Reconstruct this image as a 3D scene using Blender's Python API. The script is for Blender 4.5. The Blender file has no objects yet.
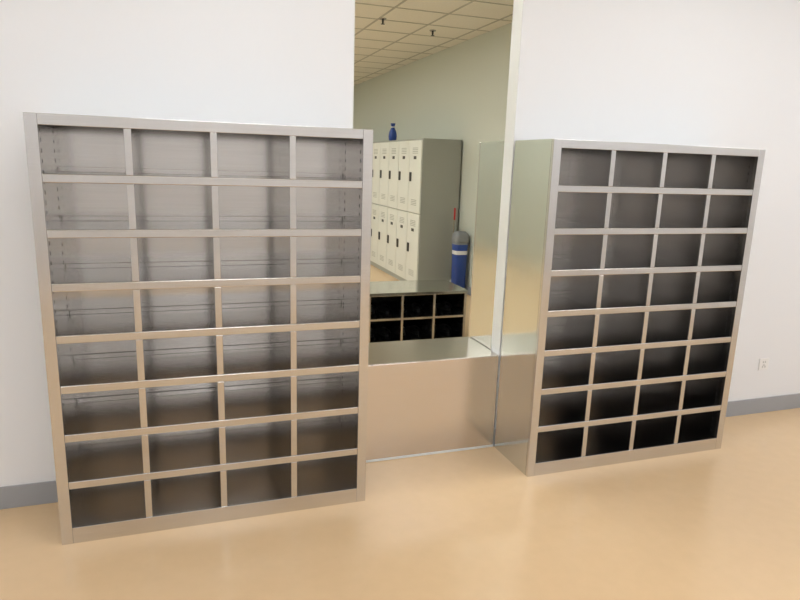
import bpy, bmesh, math
from mathutils import Matrix, Vector

S = bpy.context.scene
S.view_settings.view_transform = 'Standard'
S.view_settings.look = 'None'
S.view_settings.exposure = 0.0

# ------------------------------------------------------------ materials
def mat(name, col, rough=0.5, metal=0.0, noise=0.0, nscale=8.0, stretch=(1,1,1),
        rnoise=0.0, bump=0.0, bscale=200.0, spec=0.5, emit=None, estr=0.0):
    m = bpy.data.materials.new(name); m.use_nodes = True
    nt = m.node_tree; b = nt.nodes['Principled BSDF']
    b.inputs['Base Color'].default_value = (*col, 1)
    b.inputs['Roughness'].default_value = rough
    b.inputs['Metallic'].default_value = metal
    b.inputs['Specular IOR Level'].default_value = spec
    if emit:
        b.inputs['Emission Color'].default_value = (*emit, 1)
        b.inputs['Emission Strength'].default_value = estr
    tc = nt.nodes.new('ShaderNodeTexCoord'); mp = nt.nodes.new('ShaderNodeMapping')
    mp.inputs['Scale'].default_value = stretch
    nt.links.new(tc.outputs['Object'], mp.inputs['Vector'])
    n = nt.nodes.new('ShaderNodeTexNoise'); n.inputs['Scale'].default_value = nscale
    n.inputs['Detail'].default_value = 4
    nt.links.new(mp.outputs[0], n.inputs['Vector'])
    if noise > 0:
        r = nt.nodes.new('ShaderNodeMapRange')
        r.inputs['From Min'].default_value = .25; r.inputs['From Max'].default_value = .75
        r.inputs['To Min'].default_value = 1-noise; r.inputs['To Max'].default_value = 1+noise
        nt.links.new(n.outputs['Fac'], r.inputs['Value'])
        v = nt.nodes.new('ShaderNodeVectorMath'); v.operation = 'SCALE'
        v.inputs[0].default_value = col
        nt.links.new(r.outputs[0], v.inputs['Scale'])
        nt.links.new(v.outputs[0], b.inputs['Base Color'])
    if rnoise > 0:
        r = nt.nodes.new('ShaderNodeMapRange')
        r.inputs['From Min'].default_value = .3; r.inputs['From Max'].default_value = .7
        r.inputs['To Min'].default_value = max(0.02, rough-rnoise); r.inputs['To Max'].default_value = rough+rnoise
        nt.links.new(n.outputs['Fac'], r.inputs['Value'])
        nt.links.new(r.outputs[0], b.inputs['Roughness'])
    if bump > 0:
        n2 = nt.nodes.new('ShaderNodeTexNoise'); n2.inputs['Scale'].default_value = bscale
        nt.links.new(mp.outputs[0], n2.inputs['Vector'])
        bp = nt.nodes.new('ShaderNodeBump'); bp.inputs['Strength'].default_value = bump
        bp.inputs['Distance'].default_value = 0.002
        nt.links.new(n2.outputs['Fac'], bp.inputs['Height'])
        nt.links.new(bp.outputs[0], b.inputs['Normal'])
    return m

M_wall  = mat('wall_paint_white', (.785,.80,.83), .6, bump=.04, bscale=150)
M_fwall = mat('wall_paint_green_grey', (.57,.60,.54), .6)
M_floor = mat('epoxy_floor_beige', (.675,.48,.285), .22, noise=.02, nscale=14, bump=.03, bscale=60)
M_base  = mat('baseboard_grey', (.33,.34,.36), .5)
M_ceil  = mat('ceiling_tile', (.80,.78,.70), .8, noise=.04, nscale=60)
M_tbar  = mat('ceiling_tbar', (.45,.44,.38), .5)
M_frame = mat('stainless_frame', (.62,.61,.60), .22, 1.0, noise=.06, nscale=3, stretch=(1.2,1.2,70))
M_shelf = mat('stainless_sheet', (.55,.535,.52), .17, 1.0, noise=.05, nscale=3, stretch=(1.2,1.2,60))
M_side  = mat('stainless_side', (.66,.68,.66), .14, 1.0, rnoise=.05, nscale=3, bump=.16, bscale=2.5)
M_block = mat('stainless_step', (.67,.63,.60), .20, 1.0, noise=.03, nscale=3, stretch=(1.2,1.2,50), bump=.08, bscale=2.5)
M_slot  = mat('slot_dark', (.03,.03,.03), .6)
M_cell_refl = mat('cell_dark_reflection', (.012,.012,.013), .15)  # black colour stands in for the dark reflections inside the steel cells
M_lock  = mat('locker_cream', (.68,.69,.64), .4)
M_lside = mat('locker_side_grey', (.33,.34,.30), .45)
M_blk   = mat('black_plastic', (.015,.015,.015), .4)
M_white = mat('white_plastic', (.80,.80,.80), .35)
M_blue  = mat('blue_plastic', (.02,.06,.28), .35)
M_grey  = mat('grey_plastic', (.22,.23,.24), .4)
M_red   = mat('red_plastic', (.5,.03,.03), .4)
M_mop   = mat('mop_fibre', (.55,.53,.48), .9, noise=.2, nscale=60)
M_alu   = mat('trim_white', (.74,.76,.76), .35)
M_chrome= mat('chrome', (.6,.6,.6), .2, 1.0)
M_light = mat('light_diffuser', (.9,.9,.9), .5, emit=(.94,.97,1.0), estr=9.6)
M_fill_far= mat('fill_light_far', (.9,.9,.9), .5, emit=(.98,1.0,.95), estr=10)  # glow of the added far-room panels

# ------------------------------------------------------------ helpers
def mesh_from_boxes(name, boxes, mats, bevel=0.0, parent=None, loc=(0,0,0), rotz=0.0):
    """boxes: (x0,x1,y0,y1,z0,z1,matindex)"""
    bm = bmesh.new()
    for bx in boxes:
        x0,x1,y0,y1,z0,z1 = bx[:6]; mi = bx[6] if len(bx) > 6 else 0
        v = [bm.verts.new(p) for p in ((x0,y0,z0),(x1,y0,z0),(x1,y1,z0),(x0,y1,z0),
                                       (x0,y0,z1),(x1,y0,z1),(x1,y1,z1),(x0,y1,z1))]
        for f in ((3,2,1,0),(4,5,6,7),(0,1,5,4),(1,2,6,5),(2,3,7,6),(3,0,4,7)):
            fc = bm.faces.new([v[i] for i in f]); fc.material_index = mi
    me = bpy.data.meshes.new(name); bm.to_mesh(me); bm.free()
    for m in mats: me.materials.append(m)
    o = bpy.data.objects.new(name, me); S.collection.objects.link(o)
    o.location = loc; o.rotation_euler = (0,0,rotz)
    if parent: o.parent = parent
    if bevel > 0:
        md = o.modifiers.new('bevel','BEVEL'); md.width = bevel; md.segments = 2
        md.limit_method = 'ANGLE'
    return o

def empty(name, loc=(0,0,0), rotz=0.0):
    e = bpy.data.objects.new(name, None); S.collection.objects.link(e)
    e.location = loc; e.rotation_euler = (0,0,rotz); e.empty_display_size = .1
    return e

def lathe(name, prof, mats, segs=32, parent=None, loc=(0,0,0), mi=None, smooth=True, sq=None):
    bm = bmesh.new(); rings = []
    for (r,z) in prof:
        ring = []
        for i in range(segs):
            a = 2*math.pi*i/segs
            cx, sy = math.cos(a), math.sin(a)
            if sq:
                k = (abs(cx)**sq+abs(sy)**sq)**(-1/sq); cx*=k; sy*=k
            ring.append(bm.verts.new((r*cx, r*sy, z)))
        rings.append(ring)
    for j in range(len(rings)-1):
        for i in range(segs):
            f = bm.faces.new((rings[j][i],rings[j][(i+1)%segs],rings[j+1][(i+1)%segs],rings[j+1][i]))
            f.smooth = smooth
            if mi: f.material_index = mi[j]
    bm.faces.new(rings[0][::-1]); f = bm.faces.new(rings[-1])
    if mi: f.material_index = mi[-1]
    me = bpy.data.meshes.new(name); bm.to_mesh(me); bm.free()
    for m in mats: me.materials.append(m)
    o = bpy.data.objects.new(name, me); S.collection.objects.link(o); o.location = loc
    if parent: o.parent = parent
    return o

# ------------------------------------------------------------ room shell
HC = 3.22
OX0, OX1, OZ = .164, 1.077, 2.80     # opening in partition wall
WT = .10
X0, X1, YB, YF = -4.2, 5.2, -6.5, 12.0
FX0, FX1 = -3.0, 2.88
mesh_from_boxes('floor', [(X0-.1,X1+.1,YB-.1,YF+.1,-.1,0)], [M_floor])
mesh_from_boxes('ceiling', [(X0-.1,X1+.1,YB-.1,YF+.1,HC,HC+.1)], [M_ceil])
mesh_from_boxes('wall_partition', [(X0,OX0,0,WT,0,HC),(OX1,X1,0,WT,0,HC),(OX0,OX1,0,WT,OZ,HC)], [M_wall])
mesh_from_boxes('wall_left', [(X0-.1,X0,YB,0,0,HC)], [M_wall])
mesh_from_boxes('wall_right', [(X1,X1+.1,YB,0,0,HC)], [M_wall])
mesh_from_boxes('wall_rear', [(X0-.1,X1+.1,YB-.1,YB,0,HC)], [M_wall])
mesh_from_boxes('wall_locker_room_right', [(FX1,FX1+.1,WT,YF,0,HC)], [M_fwall])
mesh_from_boxes('wall_locker_room_left', [(FX0-.1,FX0,WT,YF,0,HC)], [M_fwall])
mesh_from_boxes('wall_locker_room_end', [(FX0-.1,FX1+.1,YF,YF+.1,0,HC)], [M_fwall])
BH, BT = .112, .010
mesh_from_boxes('baseboard_left', [(X0,OX0,-BT,0,0,BH)], [M_base], .002)
mesh_from_boxes('baseboard_right', [(OX1,X1,-BT,0,0,BH)], [M_base], .002)
mesh_from_boxes('baseboard_locker_room', [(FX1-BT,FX1,WT,YF,0,BH)], [M_base], .002)
mesh_from_boxes('trim_1', [(OX1-.004,OX1,-.003,WT+.003,.60,OZ)], [M_alu], .001)
mesh_from_boxes('trim_2', [(OX0,OX0+.004,-.003,WT+.003,.60,OZ)], [M_alu], .001)

bars = []
x = X0+.3
while x < X1:
    bars.append((x-.012,x+.012,YB,YF,HC-.004,HC)); x += .6
y = YB+.35
while y < YF:
    bars.append((X0,X1,y-.012,y+.012,HC-.0045,HC-.0005)); y += .6
mesh_from_boxes('ceiling_grid', bars, [M_tbar])

def light_panel(xc, yc, m, w=1.15, d=.57):
    mesh_from_boxes('ceiling_light_panel', [(-w/2,w/2,-d/2,d/2,-.012,-.006,0),
        (-w/2-.02,w/2+.02,-d/2-.02,-d/2,-.018,-.006,1),(-w/2-.02,w/2+.02,d/2,d/2+.02,-.018,-.006,1),
        (-w/2-.02,-w/2,-d/2,d/2,-.018,-.006,1),(w/2,w/2+.02,-d/2,d/2,-.018,-.006,1)], [m, M_alu], loc=(xc,yc,HC))
for yc in (-1.35,-3.75,-5.55):
    for xc in (-2.7,-.3,2.1,4.2):
        light_panel(xc, yc, M_light)
for yc in (1.65,4.05,6.45,9.45):  # unseen panels, added to brighten the far room and what reflects it
    for xc in (-2.1,-.9,.3-.3*(yc<2)):
        light_panel(xc, yc, M_fill_far)

# ------------------------------------------------------------ shoe racks
def shoe_rack(loc, W=1.36, D=.40, H=1.8, rotz=0.0):
    """origin: front-left-bottom corner of the rack, front faces -y"""
    e = empty('shoe_rack', loc, rotz)
    t = .002; st = .045; dv = .028; lip = .034; top = .042; kick = .075
    rows, cols = 8, 4
    ch = (H-top-kick-(rows-1)*lip)/rows
    cw = (W-2*st-(cols-1)*dv)/cols
    mesh_from_boxes('carcass', [(0,t,.0222,D,0,H),(W-t,W,.0222,D,0,H),(t,W-t,.0222,D,H-t,H),(t,W-t,.0222,D,0,t)],
        [M_side], parent=e)
    mesh_from_boxes('back_panel', [(t,W-t,D-t-.001,D-.001,t,H-t)], [M_shelf], parent=e)
    fr = [(0,st,0,.022,0,H),(W-st,W,0,.022,0,H),(st,W-st,.0005,.022,H-top,H),(st,W-st,.0005,.022,0,kick)]
    mesh_from_boxes('front_frame', fr, [M_frame], .0015, parent=e)
    sh, lips = [], []
    z = kick
    sh.append((t,W-t,.02,D-.004,kick-.002,kick))
    for r in range(rows-1):
        z += ch
        lips.append((st,W-st,.001,.016,z,z+lip))
        sh.append((t,W-t,.014,D-.004,z+lip-.003,z+lip-.001))
        z += lip
    mesh_from_boxes('shelf_lips', lips, [M_frame], .003, parent=e)
    mesh_from_boxes('shelves', sh, [M_shelf], parent=e)
    # rear fold of every shelf (upturned flange against the back sheet)
    fl = [(st,W-st,D-.010,D-.006,s[5],s[5]+.022) for s in sh]
    mesh_from_boxes('shelf_rear_flanges', fl, [M_shelf], .001, parent=e)
    dl, dp = [], []
    x = st
    for c in range(cols-1):
        x += cw
        z = kick
        for r in range(rows):
            dl.append((x,x+dv,.002,.014,z,z+ch))
            dp.append((x+dv/2-.001,x+dv/2+.001,.012,D-.004,z,z+ch+lip-.003))
            z += ch+lip
        x += dv
    mesh_from_boxes('divider_lips', dl, [M_frame], .002, parent=e)
    mesh_from_boxes('dividers', dp, [M_shelf], parent=e)
    inn = [(st-.004,st-.002,.02,D-.004,kick,H-top),(W-st+.002,W-st+.004,.02,D-.004,kick,H-top)]
    mesh_from_boxes('inner_sides', inn, [M_shelf], parent=e)
    sl = []
    for k in range(int((H-top-kick)/.04)):
        zz = kick+.02+k*.04
        for yy in (.05, D-.06):
            sl.append((st-.002,st-.0012,yy,yy+.006,zz,zz+.016))
            sl.append((W-st+.0012,W-st+.002,yy,yy+.006,zz,zz+.016))
    mesh_from_boxes('adjusting_slots', sl, [M_slot], parent=e)
    return e

shoe_rack((-1.204,-.400,0), D=.386)
shoe_rack((1.077,-.402,0), D=.388)
shoe_rack((1.077+1.36, .430, 0), D=.322, rotz=math.pi)

# ------------------------------------------------------------ stainless step-over box in the opening
e = empty('step_over_bench', (0,0,0))
bx0, bx1, by0, by1, bz = OX0+.006, OX1-.006, -.004, .415, .577
mesh_from_boxes('front_panel', [(bx0,bx1,by0,by0+.02,.012,bz-.004)], [M_block], .002, parent=e)
mesh_from_boxes('top_panel', [(bx0,bx1,by0,by1,bz-.004,bz)], [M_block], .0015, parent=e)
mesh_from_boxes('back_panel', [(bx0,bx1,by1-.02,by1,.012,bz-.004)], [M_block], parent=e)
mesh_from_boxes('end_panels', [(bx0,bx0+.004,by0+.02,by1-.02,.012,bz-.004),(bx1-.004,bx1,by0+.02,by1-.02,.012,bz-.004)], [M_block], parent=e)
mesh_from_boxes('sealant_base', [(bx0,bx1,by0-.004,by1,0,.012)], [M_alu], .002, parent=e)

# ------------------------------------------------------------ shoe bench beyond
def slipper(bm, x, y, z, ang):
    pts = []
    n = 14
    for i in range(n):
        a = 2*math.pi*i/n
        l = math.cos(a)*.125; w_ = math.sin(a)*(.045+.008*math.cos(a))
        pts.append((w_, l))
    M = Matrix.Translation((x,y,z)) @ Matrix.Rotation(ang,4,'Z')
    lo = [bm.verts.new(M @ Vector((a,b,0))) for a,b in pts]
    hi = [bm.verts.new(M @ Vector((a,b,.025))) for a,b in pts]
    bm.faces.new(lo[::-1]); bm.faces.new(hi)
    for i in range(n): bm.faces.new((lo[i],lo[(i+1)%n],hi[(i+1)%n],hi[i]))
    prev = None      # arched strap
    for i in range(9):
        a = math.pi*i/8
        row = [bm.verts.new(M @ Vector((math.cos(a)*.048, yy, .02+math.sin(a)*.05))) for yy in (-.09,-.01)]
        if prev:
            fc = bm.faces.new((prev[0],prev[1],row[1],row[0])); fc.material_index = 1
        prev = row
def shoe_bench(loc, W, D=.55, H=.5, cols=4, rows=2):
    e = empty('shoe_bench', loc)
    t=.022; cw=(W-t*(cols+1))/cols; ch=(H-.035-.03-.02)/rows
    mesh_from_boxes('top', [(-.01,W+.01,-.01,D+.01,H-.03,H)], [M_side], .003, parent=e)
    body = [(0,W,0,D,0,.03)]
    for c in range(cols+1):
        xx = c*(cw+t); body.append((xx,xx+t,.0,D,.03,H-.03))
    for r in range(1,rows):
        zz = .03+r*ch+(r-1)*.02
        body.append((t,W-t,.002,D,zz,zz+.02))
    mesh_from_boxes('frame', body, [M_frame], .002, parent=e)
    cells=[]
    bm = bmesh.new()
    for c in range(cols):
        for r in range(rows):
            xa = t+c*(cw+t); za=.03+r*(ch+.02); xb=xa+cw; zb=min(za+ch,H-.03)
            cells += [(xa,xb,D-.06,D-.05,za,zb),(xa,xa+.003,.004,D-.05,za,zb),(xb-.003,xb,.004,D-.05,za,zb),
                      (xa,xb,.004,D-.05,za,za+.003),(xa,xb,.004,D-.05,zb-.003,zb)]
            for s in (-1,1):
                slipper(bm, (xa+xb)/2+s*.065, .30, za+.004, s*.06*(1+c%2))
    mesh_from_boxes('cell_reflection_sheets', cells, [M_cell_refl], parent=e)  # added sheets that carry the painted dark reflections
    me = bpy.data.meshes.new('slippers'); bm.to_mesh(me); bm.free()
    me.materials.append(M_blk); me.materials.append(M_blk)
    o = bpy.data.objects.new('slippers', me); S.collection.objects.link(o); o.parent = e
    return e
shoe_bench((.60,2.20,0), 1.29)

# ------------------------------------------------------------ lockers
def lockers(loc, cols=10, cw=.45, D=.56, H=1.984, rows=2):
    """doors face -x; row runs along +y; origin near-front-bottom"""
    e = empty('locker_row', loc)
    L = cols*cw
    mesh_from_boxes('body', [(.02,D,0,L,0,H)], [M_lside], .003, parent=e)
    doors, hand, vent = [], [], []
    base=.06; dh=(H-base-.02)/rows
    for c in range(cols):
        for r in range(rows):
            y0=c*cw+.006; y1=(c+1)*cw-.006; z0=base+r*dh+.005; z1=z0+dh-.01
            doors.append((0,.019,y0,y1,z0,z1))
            hz=(z0+z1)/2
            hand.append((-.012,-.0005,y1-.10,y1-.04,hz-.06,hz+.06))
            for k in range(4):
                vent.append((-.002,-.0003,y0+.12,y1-.12,z1-.10-k*.022,z1-.092-k*.022))
                vent.append((-.002,-.0003,y0+.12,y1-.12,z0+.10+k*.022,z0+.108+k*.022))
            hand.append((-.003,-.0005,y0+.17,y1-.17,z1-.24,z1-.20))
    mesh_from_boxes('doors', doors, [M_lock], .003, parent=e)
    mesh_from_boxes('handles', hand, [M_blk], .002, parent=e)
    mesh_from_boxes('vents', vent, [M_lside], parent=e)
    mesh_from_boxes('plinth', [(.012,.02,0,L,0,base)], [M_lside], parent=e)
    return e
lockers((2.293,4.622,0))

bg = empty('blue_bag', (2.40,6.15,1.985))
lathe('bag_body', [(.035,0),(.055,.015),(.060,.07),(.052,.13),(.03,.18),(.018,.20),(.028,.225),(.036,.255)], [M_blue], parent=bg, sq=3)
lathe('bag_tie', [(.020,.193),(.025,.198),(.025,.206),(.020,.211)], [M_white], parent=bg)

bn = empty('waste_bin', (2.755,4.30,0))
lathe('bin_body', [(.075,0),(.080,.01),(.085,.50),(.087,.53),(.089,.58),(.092,.66),(.092,.69)], [M_blue, M_white, M_grey], parent=bn, sq=4,
      mi=[0,0,0,1,0,2,2])
lathe('bin_lid', [(.096,.69),(.098,.705),(.096,.76),(.085,.80),(.055,.825),(.02,.83)], [M_grey], parent=bn, sq=4)
mesh_from_boxes('bin_pedal', [(-.04,.04,-.115,-.07,.02,.035)], [M_blk], .003, parent=bn)

mp = empty('mop', (2.76,4.53,0))
lathe('mop_handle', [(.010,.10),(.010,.95),(.012,.96),(.012,1.10),(.008,1.11)], [M_chrome, M_red], parent=mp, segs=16, mi=[0,1,1,1,1])
lathe('mop_head', [(.075,0),(.08,.02),(.05,.08),(.025,.13),(.014,.15)], [M_mop], parent=mp, segs=20)

# ------------------------------------------------------------ ceiling sprinklers
def sprinkler(x,y):
    e = empty('ceiling_sprinkler', (x,y,HC-.004))
    lathe('escutcheon', [(.036,-.008),(.04,0)], [M_chrome], parent=e)
    lathe('stem', [(.006,-.055),(.010,-.045),(.012,-.008)], [M_blk], parent=e, segs=12)
    lathe('deflector', [(.022,-.060),(.022,-.056)], [M_blk], parent=e, segs=16)
for x,y in ((1.535,3.98),(2.26,4.31),(1.9,7.2),(-.5,3.9),(1.2,-2.2)): sprinkler(x,y)

# ------------------------------------------------------------ socket
sk = empty('wall_socket', (3.158,-.0005,.365))
mesh_from_boxes('plate', [(-.043,.043,-.008,0,-.043,.043)], [M_white], .003, parent=sk)
mesh_from_boxes('holes', [(-.014,-.010,-.0086,-.0078,-.024,-.012),(.010,.014,-.0086,-.0078,-.024,-.012),(-.002,.002,-.0086,-.0078,-.012,0),
   (-.012,-.008,-.0086,-.0078,.012,.022),(.008,.012,-.0086,-.0078,.012,.022)], [M_blk], parent=sk)

# ------------------------------------------------------------ world + camera
w = bpy.data.worlds.new('world'); S.world = w; w.use_nodes = True
w.node_tree.nodes['Background'].inputs[0].default_value = (.8,.85,.9,1)
w.node_tree.nodes['Background'].inputs[1].default_value = .3

p,yw,r = .2128,.3372,.0325
f = Vector((math.sin(yw)*math.cos(p), math.cos(yw)*math.cos(p), -math.sin(p)))
rt = Vector((math.cos(yw),-math.sin(yw),0)); up = rt.cross(f)
rt2 = math.cos(r)*rt+math.sin(r)*up; up2 = -math.sin(r)*rt+math.cos(r)*up
cam = bpy.data.cameras.new('camera'); co = bpy.data.objects.new('camera', cam); S.collection.objects.link(co)
cam.sensor_width = 36; cam.lens = 631.7132/800*36; cam.clip_start=.05; cam.clip_end=100
m3 = Matrix((rt2,up2,-f)).transposed()
co.matrix_world = Matrix.Translation((-.6642,-3.1672,1.6581)) @ m3.to_4x4()
S.camera = co
